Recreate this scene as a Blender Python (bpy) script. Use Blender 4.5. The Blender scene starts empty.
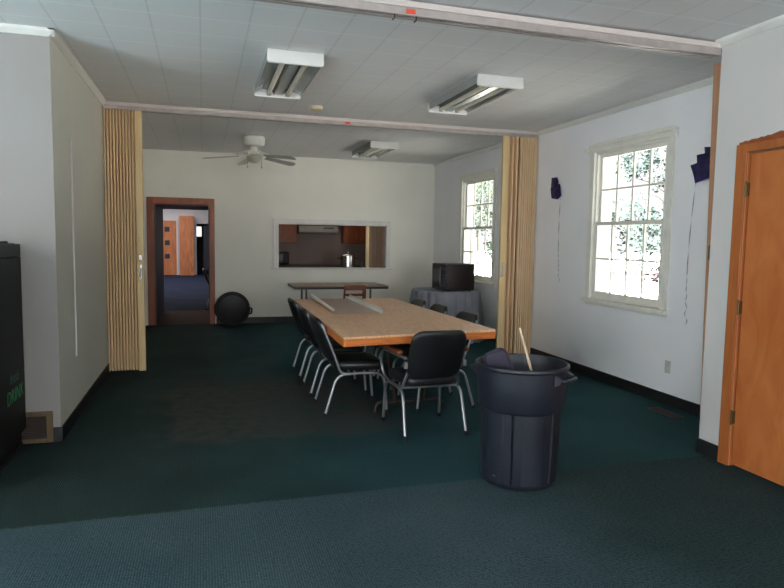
import bpy, bmesh, math, random
from mathutils import Vector, Matrix
random.seed(7)
PI = math.pi
R = math.radians
COL = bpy.context.scene.collection

# ---------------------------------------------------------------- dimensions
H = 2.84
XL, XR, XS = -0.979, 4.053, 3.352      # left wall, window wall, near right wall
YN, Y1, Y2, YB = 4.876, 3.566, 7.30, 10.953

# ---------------------------------------------------------------- materials
def nodes_of(m):
    m.use_nodes = True
    nt = m.node_tree
    return nt, nt.nodes, nt.links, nt.nodes['Principled BSDF']

def mat(name, col, rough=0.6, metal=0.0, noise=0.08, scale=6.0, bump=0.0, bscale=60.0, spec=None, stretch=(1, 1, 1), col2=None):
    m = bpy.data.materials.new(name)
    nt, N, L, P = nodes_of(m)
    P.inputs['Roughness'].default_value = rough
    P.inputs['Metallic'].default_value = metal
    if spec is not None:
        P.inputs['Specular IOR Level'].default_value = spec
    tc = N.new('ShaderNodeTexCoord'); mp = N.new('ShaderNodeMapping')
    mp.inputs['Scale'].default_value = stretch
    L.new(tc.outputs['Object'], mp.inputs['Vector'])
    nz = N.new('ShaderNodeTexNoise'); nz.inputs['Scale'].default_value = scale; nz.inputs['Detail'].default_value = 4
    L.new(mp.outputs['Vector'], nz.inputs['Vector'])
    cr = N.new('ShaderNodeValToRGB')
    a = tuple(max(0, c * (1 - noise)) for c in col) + (1,)
    b = tuple(min(1, c * (1 + noise)) for c in (col2 or col)) + (1,)
    cr.color_ramp.elements[0].color = a; cr.color_ramp.elements[0].position = 0.35
    cr.color_ramp.elements[1].color = b; cr.color_ramp.elements[1].position = 0.65
    L.new(nz.outputs['Fac'], cr.inputs['Fac']); L.new(cr.outputs['Color'], P.inputs['Base Color'])
    if bump:
        n2 = N.new('ShaderNodeTexNoise'); n2.inputs['Scale'].default_value = bscale; n2.inputs['Detail'].default_value = 3
        L.new(mp.outputs['Vector'], n2.inputs['Vector'])
        bp = N.new('ShaderNodeBump'); bp.inputs['Strength'].default_value = bump; bp.inputs['Distance'].default_value = 0.01
        L.new(n2.outputs['Fac'], bp.inputs['Height']); L.new(bp.outputs['Normal'], P.inputs['Normal'])
    return m

def mat_wood(name, c1, c2, rough=0.45, scale=(1.5, 1.5, 14), wave=2.0, dist=6.0, spec=0.4):
    m = bpy.data.materials.new(name)
    nt, N, L, P = nodes_of(m)
    P.inputs['Roughness'].default_value = rough
    P.inputs['Specular IOR Level'].default_value = spec
    tc = N.new('ShaderNodeTexCoord'); mp = N.new('ShaderNodeMapping'); mp.inputs['Scale'].default_value = scale
    L.new(tc.outputs['Object'], mp.inputs['Vector'])
    nz = N.new('ShaderNodeTexNoise'); nz.inputs['Scale'].default_value = wave; nz.inputs['Detail'].default_value = 6; nz.inputs['Distortion'].default_value = dist * .2
    L.new(mp.outputs['Vector'], nz.inputs['Vector'])
    cr = N.new('ShaderNodeValToRGB')
    cr.color_ramp.elements[0].color = c1 + (1,); cr.color_ramp.elements[0].position = .3
    cr.color_ramp.elements[1].color = c2 + (1,); cr.color_ramp.elements[1].position = .7
    L.new(nz.outputs['Fac'], cr.inputs['Fac']); L.new(cr.outputs['Color'], P.inputs['Base Color'])
    return m

def srgb(r, g, b):
    f = lambda c: (c / 255 / 12.92) if c / 255 <= .04045 else ((c / 255 + .055) / 1.055) ** 2.4
    return (f(r), f(g), f(b))

def math_node(N, L, op, a, b=None):
    n = N.new('ShaderNodeMath'); n.operation = op
    for i, v in enumerate((a, b)):
        if v is None: continue
        if hasattr(v, 'links'): L.new(v, n.inputs[i])
        else: n.inputs[i].default_value = v
    return n.outputs[0]

def smooth(N, L, v, lo, hi):
    n = N.new('ShaderNodeMapRange'); n.interpolation_type = 'SMOOTHSTEP'
    L.new(v, n.inputs['Value'])
    n.inputs['From Min'].default_value = lo; n.inputs['From Max'].default_value = hi
    return n.outputs['Result']

def mixc(N, L, fac, a, b):
    n = N.new('ShaderNodeMix'); n.data_type = 'RGBA'
    if hasattr(fac, 'links'): L.new(fac, n.inputs[0])
    else: n.inputs[0].default_value = fac
    for i, v in ((6, a), (7, b)):
        if hasattr(v, 'links'): L.new(v, n.inputs[i])
        else: n.inputs[i].default_value = tuple(v) + (1,)
    return n.outputs[2]

def mat_carpet():
    m = bpy.data.materials.new('green_carpet')
    nt, N, L, P = nodes_of(m)
    P.inputs['Roughness'].default_value = 0.95
    P.inputs['Specular IOR Level'].default_value = 0.12
    tc = N.new('ShaderNodeTexCoord'); sp = N.new('ShaderNodeSeparateXYZ')
    L.new(tc.outputs['Object'], sp.inputs[0])
    def noise(scale, detail=3):
        n = N.new('ShaderNodeTexNoise'); n.inputs['Scale'].default_value = scale; n.inputs['Detail'].default_value = detail
        L.new(tc.outputs['Object'], n.inputs['Vector']); return n.outputs['Fac']
    x, y = sp.outputs['X'], sp.outputs['Y']
    jit = math_node(N, L, 'MULTIPLY', math_node(N, L, 'SUBTRACT', noise(22, 2), .5), .02)
    wob = math_node(N, L, 'MULTIPLY', math_node(N, L, 'SUBTRACT', noise(2.2), .5), .9)
    wobs = math_node(N, L, 'MULTIPLY', math_node(N, L, 'SUBTRACT', noise(30), .5), .05)
    xs = math_node(N, L, 'ADD', x, wob); ys = math_node(N, L, 'ADD', y, wob)
    # the two carpet pieces meet at the near track
    seamv = math_node(N, L, 'ADD', math_node(N, L, 'SUBTRACT', y, math_node(N, L, 'MULTIPLY', x, .01)), wobs)
    seam = smooth(N, L, seamv, 3.45, 3.475)
    near, far = srgb(74, 88, 90), srgb(35, 66, 61)
    # mottling in the near piece, darker green toward the right
    n1 = smooth(N, L, noise(1.1, 5), .35, .7)
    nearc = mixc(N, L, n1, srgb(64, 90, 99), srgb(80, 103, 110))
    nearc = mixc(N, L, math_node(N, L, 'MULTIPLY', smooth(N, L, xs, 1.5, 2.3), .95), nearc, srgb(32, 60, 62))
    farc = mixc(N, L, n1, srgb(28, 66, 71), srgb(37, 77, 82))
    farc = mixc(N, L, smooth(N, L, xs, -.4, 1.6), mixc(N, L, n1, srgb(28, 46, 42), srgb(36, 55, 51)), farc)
    # worn, dirty rectangle beside the table
    e1 = smooth(N, L, xs, -.42, -.2); e2 = smooth(N, L, math_node(N, L, 'MULTIPLY', xs, -1), -1.9, -1.2)
    e3 = smooth(N, L, ys, 4.5, 4.72); e4 = smooth(N, L, math_node(N, L, 'MULTIPLY', ys, -1), -7.0, -6.1)
    worn = math_node(N, L, 'MULTIPLY', math_node(N, L, 'MULTIPLY', e1, e2), math_node(N, L, 'MULTIPLY', e3, e4))
    worn = math_node(N, L, 'MULTIPLY', worn, smooth(N, L, noise(9, 6), .2, .6))
    farc = mixc(N, L, math_node(N, L, 'MULTIPLY', worn, .9), farc, srgb(70, 67, 61))
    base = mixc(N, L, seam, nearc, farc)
    # small woven loops in offset rows
    def loops(period, lo):
        k = 2 * PI / period
        u = math_node(N, L, 'SINE', math_node(N, L, 'MULTIPLY', math_node(N, L, 'ADD', math_node(N, L, 'ADD', x, y), jit), k))
        v = math_node(N, L, 'SINE', math_node(N, L, 'MULTIPLY', math_node(N, L, 'SUBTRACT', math_node(N, L, 'SUBTRACT', x, y), jit), k))
        return smooth(N, L, math_node(N, L, 'MULTIPLY', u, v), lo, .8)
    dots = loops(.024, -.6)
    dotd = math_node(N, L, 'MULTIPLY', dots, math_node(N, L, 'MULTIPLY', math_node(N, L, 'ADD', .4, math_node(N, L, 'MULTIPLY', noise(3.0), .6)), smooth(N, L, noise(70, 2), .25, .6)))
    dark = mixc(N, L, .62, base, (0.004, 0.008, 0.009))
    light = mixc(N, L, .18, base, srgb(150, 165, 162))
    amt = mixc(N, L, seam, (1, 1, 1), (.45, .45, .45))
    pat = mixc(N, L, dotd, dark, light)
    pat2 = mixc(N, L, math_node(N, L, 'SUBTRACT', 1, math_node(N, L, 'MULTIPLY', seam, .6)), base, pat)
    fz = smooth(N, L, noise(160, 2), .3, .7)
    fin = mixc(N, L, math_node(N, L, 'MULTIPLY', fz, .28), pat2, (0.008, 0.012, 0.012))
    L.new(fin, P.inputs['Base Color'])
    bp = N.new('ShaderNodeBump'); bp.inputs['Strength'].default_value = .35; bp.inputs['Distance'].default_value = .006
    L.new(dots, bp.inputs['Height']); L.new(bp.outputs['Normal'], P.inputs['Normal'])
    return m

def mat_ceiling():
    m = bpy.data.materials.new('ceiling_tile')
    nt, N, L, P = nodes_of(m)
    P.inputs['Roughness'].default_value = 0.8
    tc = N.new('ShaderNodeTexCoord'); sp = N.new('ShaderNodeSeparateXYZ'); L.new(tc.outputs['Object'], sp.inputs[0])
    def line(v, per, off, w):
        f = math_node(N, L, 'FRACT', math_node(N, L, 'DIVIDE', math_node(N, L, 'ADD', v, off), per))
        d = math_node(N, L, 'ABSOLUTE', math_node(N, L, 'SUBTRACT', f, .5))
        return smooth(N, L, d, .5 - w, .5 - w * .3)
    lx = line(sp.outputs['X'], .305, .92 + .305, .028)
    ly = line(sp.outputs['Y'], .335, 20 * .335 - 4.31, .022)
    nz = N.new('ShaderNodeTexNoise'); nz.inputs['Scale'].default_value = 2; nz.inputs['Detail'].default_value = 4
    L.new(tc.outputs['Object'], nz.inputs['Vector'])
    base = mixc(N, L, nz.outputs['Fac'], srgb(236, 236, 236), srgb(241, 241, 240))
    c = mixc(N, L, math_node(N, L, 'MULTIPLY', lx, .18), base, srgb(140, 140, 142))
    c = mixc(N, L, math_node(N, L, 'MULTIPLY', ly, .9), c, srgb(254, 254, 254))  # tile-bevel highlights painted in as near-white lines
    L.new(c, P.inputs['Base Color'])
    return m

def mat_glass():
    m = bpy.data.materials.new('window_glass')
    m.use_nodes = True
    nt = m.node_tree; N, L = nt.nodes, nt.links
    N.clear()
    out = N.new('ShaderNodeOutputMaterial'); mx = N.new('ShaderNodeMixShader')
    tr = N.new('ShaderNodeBsdfTransparent'); gl = N.new('ShaderNodeBsdfGlossy'); gl.inputs['Roughness'].default_value = .02
    nz = N.new('ShaderNodeTexNoise'); nz.inputs['Scale'].default_value = 3
    cr = N.new('ShaderNodeValToRGB'); cr.color_ramp.elements[0].color = (.9, .93, .94, 1); cr.color_ramp.elements[1].color = (.97, .98, .98, 1)
    L.new(nz.outputs['Fac'], cr.inputs['Fac']); L.new(cr.outputs['Color'], tr.inputs['Color'])
    lw = N.new('ShaderNodeLayerWeight'); lw.inputs['Blend'].default_value = .3
    p4 = math_node(N, L, 'POWER', lw.outputs['Facing'], 4.0)
    L.new(math_node(N, L, 'ADD', .03, math_node(N, L, 'MULTIPLY', p4, .4)), mx.inputs['Fac']); L.new(tr.outputs[0], mx.inputs[1]); L.new(gl.outputs[0], mx.inputs[2])
    L.new(mx.outputs[0], out.inputs['Surface'])
    return m

def mat_film():
    m = bpy.data.materials.new('clear_plastic_sheet')
    nt, N, L, P = nodes_of(m)
    P.inputs['Roughness'].default_value = .22
    P.inputs['Alpha'].default_value = .45
    nz = N.new('ShaderNodeTexNoise'); nz.inputs['Scale'].default_value = 5
    cr = N.new('ShaderNodeValToRGB'); cr.color_ramp.elements[0].color = srgb(205, 202, 200) + (1,); cr.color_ramp.elements[1].color = srgb(225, 222, 220) + (1,)
    L.new(nz.outputs['Fac'], cr.inputs['Fac']); L.new(cr.outputs['Color'], P.inputs['Base Color'])
    return m

def mat_glow(name, col, strength):
    m = bpy.data.materials.new(name)
    nt, N, L, P = nodes_of(m)
    P.inputs['Base Color'].default_value = col + (1,)
    P.inputs['Emission Color'].default_value = col + (1,)
    P.inputs['Emission Strength'].default_value = strength
    return m

M = {}
M['carpet'] = mat_carpet()
M['ceiling'] = mat_ceiling()
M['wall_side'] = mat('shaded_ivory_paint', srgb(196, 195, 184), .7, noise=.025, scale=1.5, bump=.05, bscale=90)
M['wall_near'] = mat('darkened_white_wall_paint', srgb(208, 205, 202), .7, noise=.02, scale=1.5, bump=.05, bscale=90)  # white paint with some shade mixed in to dim the near right wall
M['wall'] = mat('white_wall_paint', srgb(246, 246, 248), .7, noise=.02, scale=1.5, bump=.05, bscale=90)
M['wall_dimmed'] = mat('dimmed_white_wall_paint', srgb(150, 147, 144), .7, noise=.02, scale=1.5, bump=.05, bscale=90)  # white paint with shade mixed in, as the left front wall renders too bright
M['wall_ivory'] = mat('ivory_wall_paint', srgb(242, 240, 229), .7, noise=.025, scale=1.5, bump=.05, bscale=90)
M['trim_white'] = mat('white_trim_paint', srgb(226, 225, 219), .45, noise=.03)
M['casing_cream'] = mat('cream_window_paint', srgb(236, 234, 224), .45, noise=.04, scale=9)
M['rubber'] = mat('black_cove_base', srgb(26, 28, 29), .5, noise=.15)
M['track'] = mat('track_aluminium', srgb(176, 166, 162), .45, metal=.15, noise=.1, scale=12)
M['track_board'] = mat('pinkish_white_board', srgb(214, 203, 198), .55, noise=.03, stretch=(.4, 8, 8))
M['curtain'] = mat_wood('tan_accordion_vinyl', srgb(220, 186, 142), srgb(240, 210, 170), .5, scale=(14, 14, .6))
M['curtain_post'] = mat_wood('pale_tan_post', srgb(214, 184, 132), srgb(226, 200, 150), .45, scale=(10, 10, .5))
M['strip'] = mat_wood('brown_tan_post', srgb(170, 126, 96), srgb(188, 144, 112), .5, scale=(10, 10, .5))
M['door_orange'] = mat_wood('orange_birch_veneer', srgb(168, 92, 44), srgb(190, 116, 64), .38, scale=(1.2, 2.2, .8), wave=3.2, dist=5)
M['door_casing'] = mat_wood('orange_brown_casing', srgb(150, 82, 38), srgb(176, 104, 54), .45, scale=(8, 8, .8))
M['door_raw'] = mat('dark_bare_wood', srgb(140, 70, 34), .6, noise=.25, scale=20)
M['brown_casing'] = mat_wood('red_brown_casing', srgb(122, 58, 24), srgb(146, 76, 34), .4, scale=(6, 6, .8))
M['dark_wood'] = mat_wood('dark_brown_wood', srgb(52, 30, 22), srgb(70, 42, 30), .45, scale=(6, 6, .8))
M['hall_floor'] = mat_wood('brown_threshold_floor', srgb(84, 58, 42), srgb(102, 72, 54), .85, scale=(1, 8, 1), spec=.05)
M['hall_carpet'] = mat('blue_grey_carpet', srgb(40, 46, 64), .95, spec=.05, noise=.12, scale=2, bump=.3, bscale=150)
M['hall_panel'] = mat_wood('orange_oak_panel', srgb(176, 104, 66), srgb(206, 134, 88), .45, scale=(3, 3, .8))
M['brass'] = mat('aged_brass', srgb(96, 78, 48), .4, metal=.8)
M['chrome'] = mat('chrome_tube', srgb(160, 162, 166), .36, metal=.9, noise=.06)
M['steel'] = mat('polished_steel', srgb(190, 190, 190), .2, metal=1.0, noise=.04)
M['vinyl'] = mat('black_vinyl', srgb(24, 26, 28), .38, noise=.2, scale=30, bump=.08, bscale=120)
M['black_plastic'] = mat('black_plastic', srgb(15, 16, 18), .42, noise=.12, scale=10, spec=.25)
M['can'] = mat('black_bin_plastic', srgb(27, 31, 41), .4, noise=.12, scale=5, bump=.05, bscale=160)
M['table_top'] = mat_wood('tan_plywood', srgb(196, 146, 108), srgb(232, 188, 148), .38, scale=(7, 1.6, 4), wave=4, dist=9)
M['table_edge'] = mat_wood('orange_plywood_edge', srgb(176, 92, 40), srgb(206, 124, 62), .4, scale=(2, 2, 22))
M['arm_wood'] = mat_wood('brown_arm_wood', srgb(98, 50, 28), srgb(122, 66, 38), .4, scale=(8, 1, 8))
M['fold_top'] = mat_wood('grey_brown_laminate', srgb(140, 126, 114), srgb(158, 142, 128), .4, scale=(1.2, 6, 4))
M['dark_edge'] = mat('dark_edge_band', srgb(30, 25, 23), .5)
M['dark_metal'] = mat('dark_brown_metal', srgb(58, 50, 47), .4, metal=.7)
M['grey_metal'] = mat('grey_painted_steel', srgb(96, 98, 108), .4, metal=.5)
M['lamp_white'] = mat('white_enamel', srgb(236, 234, 230), .35, noise=.02)
M['reflector'] = mat('grey_reflector', srgb(176, 178, 178), .25, metal=.5, noise=.04, stretch=(10, 1, 1))
M['tube'] = mat('unlit_fluorescent_tube', srgb(214, 208, 188), .3, noise=.03)
M['lamp_dark'] = mat('dark_tube_end', srgb(90, 80, 70), .5)
M['fan_white'] = mat('white_fan_enamel', srgb(222, 222, 214), .4, noise=.03)
M['fan_blade'] = mat('white_fan_blade', srgb(184, 184, 180), .5, noise=.04)
M['frost'] = mat('frosted_bowl', srgb(170, 168, 150), .35, noise=.06)
M['detector'] = mat('yellowed_plastic', srgb(212, 202, 170), .5)
M['red'] = mat('red_orange_sticker', srgb(226, 78, 50), .5, noise=.05)
M['navy'] = mat('navy_foil', srgb(66, 58, 114), .32, metal=.15, noise=.4, scale=14, bump=.3, bscale=25)
M['ribbon'] = mat('grey_ribbon', srgb(170, 170, 176), .35, noise=.2, scale=40)
M['machine'] = mat('black_cooler_paint', srgb(12, 14, 17), .55, noise=.1, spec=.25)
M['machine_band'] = mat('charcoal_panel', srgb(36, 40, 46), .5, noise=.1, spec=.3)
M['green'] = mat('green_lettering', srgb(30, 128, 70), .5, noise=.2, scale=30)
M['green_dim'] = mat('dark_green_lettering', srgb(20, 74, 46), .5, noise=.2, scale=30)
M['grille_wood'] = mat_wood('dusty_tan_wood', srgb(84, 68, 48), srgb(108, 88, 64), .6, scale=(6, 6, 1))
M['grille_dark'] = mat('dark_brown_louvre', srgb(48, 34, 26), .6)
M['cloth_grey'] = mat('grey_skirt_cloth', srgb(136, 138, 148), .8, noise=.08, bump=.1)
M['cooker_black'] = mat('black_appliance', srgb(24, 21, 23), .35, noise=.1)
M['appliance_brown'] = mat('dark_side_panel', srgb(34, 27, 28), .45, noise=.1)
M['dark_glass'] = mat('dark_oven_glass', srgb(34, 36, 48), .12, noise=.1)
M['kitchen_wall'] = mat('taupe_kitchen_wall', srgb(150, 132, 122), .6, noise=.04)
M['cabinet'] = mat_wood('red_brown_cabinet', srgb(128, 66, 36), srgb(152, 84, 46), .4, scale=(5, 5, .8))
M['hood'] = mat('grey_hood_enamel', srgb(150, 146, 142), .4, noise=.05)
M['counter'] = mat('dark_counter', srgb(60, 54, 52), .4)
M['shutter_tan'] = mat_wood('pinkish_tan_panel', srgb(186, 160, 138), srgb(204, 180, 158), .5, scale=(10, 10, .6))
M['shutter_cream'] = mat('cream_post', srgb(232, 210, 158), .45)
M['chair_red'] = mat_wood('red_brown_chair_wood', srgb(108, 52, 34), srgb(132, 68, 44), .4, scale=(6, 6, 1))
M['purple'] = mat('dark_purple_vinyl', srgb(54, 50, 66), .35, noise=.12)
M['bag'] = mat('black_bag_film', srgb(16, 16, 18), .3, noise=.2, bump=.4, bscale=18)
M['stick'] = mat_wood('pale_bare_stick', srgb(196, 172, 146), srgb(216, 194, 168), .6, scale=(20, 20, 1))
M['film'] = mat_film()
M['film_edge'] = mat('curled_film_edge', srgb(226, 222, 214), .35, noise=.06)
M['glass'] = mat_glass()
M['outlet'] = mat('ivory_outlet', srgb(206, 204, 198), .4)
M['register'] = mat('dark_brown_register', srgb(40, 32, 28), .5, metal=.3)
# sunlit foliage: the outdoors is far brighter than the room, so plant colours are darkened to offset it
M['bark'] = mat('grey_bark', (.012, .010, .009), .9, noise=.3, scale=8, stretch=(4, 4, .6), spec=0)
M['leaf'] = mat('green_leaf', (.007, .011, .007), .8, noise=.4, scale=1.5, col2=(.013, .018, .012), spec=0)
M['leaf_blue'] = mat('blue_green_leaf', (.007, .011, .009), .8, noise=.4, scale=1.5, col2=(.011, .016, .014), spec=0)
M['shrub'] = mat('dry_shrub', (.011, .009, .009), .8, noise=.3, scale=3, spec=0)
M['ground'] = mat('pale_gravel', srgb(226, 220, 208), .9, noise=.06, scale=.6)
M['roof_out'] = mat('roof_felt', srgb(120, 118, 114), .9)
M['hall_white'] = mat('hall_white_paint', srgb(222, 220, 222), .7, noise=.02)
M['hall_dark'] = mat('dark_doorway', srgb(40, 44, 54), .6)

# ---------------------------------------------------------------- mesh helpers
def nb(): return bmesh.new()

def box(bm, x0, x1, y0, y1, z0, z1, bev=0.0, seg=2):
    vs = [bm.verts.new((x, y, z)) for x in (x0, x1) for y in (y0, y1) for z in (z0, z1)]
    idx = [(0, 1, 3, 2), (4, 6, 7, 5), (0, 4, 5, 1), (2, 3, 7, 6), (0, 2, 6, 4), (1, 5, 7, 3)]
    fs = [bm.faces.new([vs[i] for i in f]) for f in idx]
    if bev > 0:
        es = list({e for f in fs for e in f.edges})
        bmesh.ops.bevel(bm, geom=es, offset=bev, segments=seg, affect='EDGES', profile=.5)
    return vs

def fillet(pts, r, n=5):
    pts = [Vector(p) for p in pts]
    out = [pts[0]]
    for i in range(1, len(pts) - 1):
        a, b, c = pts[i - 1], pts[i], pts[i + 1]
        d1, d2 = (a - b), (c - b)
        rr = min(r, d1.length * .48, d2.length * .48)
        p, q = b + d1.normalized() * rr, b + d2.normalized() * rr
        for k in range(n + 1):
            t = k / n
            out.append(p * (1 - t) ** 2 + b * 2 * t * (1 - t) + q * t * t)
    out.append(pts[-1])
    return out

def tube(bm, pts, r, seg=8, cap=True):
    pts = [Vector(p) for p in pts]
    rs = r if isinstance(r, (list, tuple)) else [r] * len(pts)
    t0 = (pts[1] - pts[0]).normalized()
    ref = Vector((0, 0, 1)) if abs(t0.z) < .9 else Vector((1, 0, 0))
    u = t0.cross(ref).normalized()
    rings = []
    for i, p in enumerate(pts):
        if i == 0: t = pts[1] - pts[0]
        elif i == len(pts) - 1: t = pts[-1] - pts[-2]
        else: t = (pts[i + 1] - pts[i]).normalized() + (pts[i] - pts[i - 1]).normalized()
        t.normalize()
        u = (u - t * u.dot(t)).normalized(); v = t.cross(u)
        rings.append([bm.verts.new(p + (u * math.cos(a) + v * math.sin(a)) * rs[i]) for a in (2 * PI * k / seg for k in range(seg))])
    for a, b in zip(rings, rings[1:]):
        for k in range(seg):
            bm.faces.new((a[k], a[(k + 1) % seg], b[(k + 1) % seg], b[k]))
    if cap:
        bm.faces.new(rings[0][::-1]); bm.faces.new(rings[-1])

def lathe(bm, prof, seg=32, c=(0, 0, 0), cap0=True, cap1=True, mod=None):
    rings = []
    for r, z in prof:
        ring = []
        for k in range(seg):
            a = 2 * PI * k / seg
            rr = r + (mod(a, z, r) if mod else 0)
            ring.append(bm.verts.new((c[0] + rr * math.cos(a), c[1] + rr * math.sin(a), c[2] + z)))
        rings.append(ring)
    for a, b in zip(rings, rings[1:]):
        for k in range(seg):
            bm.faces.new((a[k], a[(k + 1) % seg], b[(k + 1) % seg], b[k]))
    if cap0: bm.faces.new(rings[0][::-1])
    if cap1: bm.faces.new(rings[-1])

def prism(bm, poly, z0, z1):
    a = [bm.verts.new((x, y, z0)) for x, y in poly]; b = [bm.verts.new((x, y, z1)) for x, y in poly]
    n = len(poly)
    bm.faces.new(a[::-1]); bm.faces.new(b)
    for i in range(n): bm.faces.new((a[i], a[(i + 1) % n], b[(i + 1) % n], b[i]))

def padded(bm, w, h, t, rc, xf, e=.012, n=6):
    def outline(ins):
        ww, hh, r = w / 2 - ins, h / 2 - ins, max(rc - ins, .004)
        r = min(r, ww * .98, hh * .98)
        o = []
        for cx, cy, a0 in ((ww - r, hh - r, 0), (-(ww - r), hh - r, 90), (-(ww - r), -(hh - r), 180), (ww - r, -(hh - r), 270)):
            for k in range(n + 1):
                a = R(a0 + 90 * k / n); o.append((cx + r * math.cos(a), cy + r * math.sin(a)))
        return o
    m = min(w, h)
    ins = [(.42 * m, t / 2), (.25 * m, t / 2 * .99), (.10 * m, t / 2 * .94), (e, t / 2 * .78), (e * .3, t / 2 * .45), (0, 0),
           (e * .3, -t / 2 * .45), (e, -t / 2 * .78), (.10 * m, -t / 2 * .94), (.25 * m, -t / 2 * .99), (.42 * m, -t / 2)]
    rings = [[bm.verts.new(xf(x, y, d)) for x, y in outline(i)] for i, d in ins]
    for a, b in zip(rings, rings[1:]):
        for k in range(len(a)):
            bm.faces.new((a[k], a[(k + 1) % len(a)], b[(k + 1) % len(a)], b[k]))
    bm.faces.new(rings[0]); bm.faces.new(rings[-1][::-1])

def obj(name, bm, m, parent=None, smooth_=False, angle=40):
    bmesh.ops.recalc_face_normals(bm, faces=bm.faces[:])
    me = bpy.data.meshes.new(name); bm.to_mesh(me); bm.free()
    ms = m if isinstance(m, list) else [m]
    for k in ms: me.materials.append(k)
    if smooth_:
        for p in me.polygons: p.use_smooth = True
        try: me.set_sharp_from_angle(angle=R(angle))
        except Exception: pass
    o = bpy.data.objects.new(name, me); COL.objects.link(o)
    if parent: o.parent = parent
    return o

def tag(o, label, cat, group=None, kind=None):
    o['label'] = label; o['category'] = cat
    if group: o['group'] = group
    if kind: o['kind'] = kind
    return o

def thing(name, label, cat, loc=(0, 0, 0), rotz=0, group=None):
    o = bpy.data.objects.new(name, None); COL.objects.link(o)
    o.empty_display_size = .1
    o.location = loc; o.rotation_euler = (0, 0, rotz)
    return tag(o, label, cat, group)

def struct(name, bm, m, parent=None, smooth_=False):
    o = obj(name, bm, m, parent, smooth_)
    if not parent: o['kind'] = 'structure'
    return o

def sroot(name, loc=(0, 0, 0)):
    o = bpy.data.objects.new(name, None); COL.objects.link(o); o.location = loc
    o.empty_display_size = .1; o['kind'] = 'structure'
    return o

def dup(root, loc, rotz=0, label=None, group=None):
    r = root.copy(); COL.objects.link(r); r.location = loc; r.rotation_euler = (0, 0, rotz)
    if label: r['label'] = label
    if group: r['group'] = group
    for ch in list(root.children):
        c = ch.copy(); COL.objects.link(c); c.parent = r
        for g in list(ch.children):
            d = g.copy(); COL.objects.link(d); d.parent = c
    return r

def wall_with_holes(bm, axis, t0, t1, a0, a1, z0, z1, holes):
    """wall slab; axis 'x': thickness in x, runs along y; 'y': thickness in y, runs along x. holes = [(a0,a1,z0,z1)]"""
    def b(p, q, lo, hi):
        if q - p < 1e-4 or hi - lo < 1e-4: return
        if axis == 'x': box(bm, t0, t1, p, q, lo, hi)
        else: box(bm, p, q, t0, t1, lo, hi)
    cur = a0
    for h in sorted(holes):
        b(cur, h[0], z0, z1)
        b(h[0], h[1], z0, h[2]); b(h[0], h[1], h[3], z1)
        cur = h[1]
    b(cur, a1, z0, z1)

# ---------------------------------------------------------------- room shell
YK = 13.6           # kitchen far wall
YV, YH = 13.0, 25.0  # corridor end, hall far wall
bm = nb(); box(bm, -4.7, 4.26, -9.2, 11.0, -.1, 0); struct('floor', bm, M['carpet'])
bm = nb(); box(bm, -4.9, 4.46, -9.4, YH + 2.4, H, H + .15); struct('ceiling', bm, M['ceiling'])

W1 = (4.868, 5.972, .87, 2.43)   # y0,y1,z0,z1 of the window openings
W2 = (8.44, 9.60, .86, 2.425)
bm = nb(); wall_with_holes(bm, 'x', XR, XR + .2, Y1 - .15, YB + .15, 0, H, [W1, W2]); struct('wall_right', bm, M['wall'])
DN = (2.375, 3.292, 0, 2.062)      # side door opening in the near right wall
bm = nb()
wall_with_holes(bm, 'x', XS, XS + .18, -9.2, Y1, 0, H, [DN])
box(bm, XS + .18, XR + .2, Y1 - .15, Y1, 0, H)
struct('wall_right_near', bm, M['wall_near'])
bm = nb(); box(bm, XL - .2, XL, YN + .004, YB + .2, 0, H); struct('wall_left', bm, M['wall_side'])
bm = nb(); box(bm, -4.7, XL - .2, YN, YN + .2, 0, H); box(bm, XL - .2, XL, YN, YN + .0035, 0, H); struct('wall_left_front', bm, M['wall_dimmed'])
bm = nb(); wall_with_holes(bm, 'x', -4.7, -4.5, -9.2, YN, 0, H, [(-6.0, -4.0, .7, 2.4), (-2.6, -.6, .7, 2.4), (.6, 2.4, .7, 2.4)]); struct('wall_left_near', bm, M['wall'])
bm = nb(); wall_with_holes(bm, 'y', -9.2, -9.0, -4.5, XS, 0, H, [(-3.2, -1.0, .7, 2.4), (.2, 2.6, .7, 2.4)]); struct('wall_near', bm, M['wall'])
DB = (-.74, .098, 0, 1.975)
PT = (1.227, 3.158, .955, 1.708)
bm = nb(); wall_with_holes(bm, 'y', YB, YB + .15, XL, XR, 0, H, [DB, PT]); struct('wall_back', bm, M['wall_ivory'])

# baseboards
def baseboard(name, x0, x1, y0, y1, h=.105):
    bm = nb(); box(bm, x0, x1, y0, y1, 0, h, .004); struct(name, bm, M['rubber'])
baseboard('baseboard_right', XR - .012, XR, Y1, YB)
baseboard('baseboard_back', .2, XR - .012, YB - .012, YB)
baseboard('baseboard_left', XL, XL + .012, YN, YB)
baseboard('baseboard_left_front', -4.5, XL + .012, YN - .012, YN)
baseboard('baseboard_right_stub', XS - .012, XS, 3.385, Y1 + .012)
baseboard('baseboard_right_near', XS - .012, XS, -9, 2.28)
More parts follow.
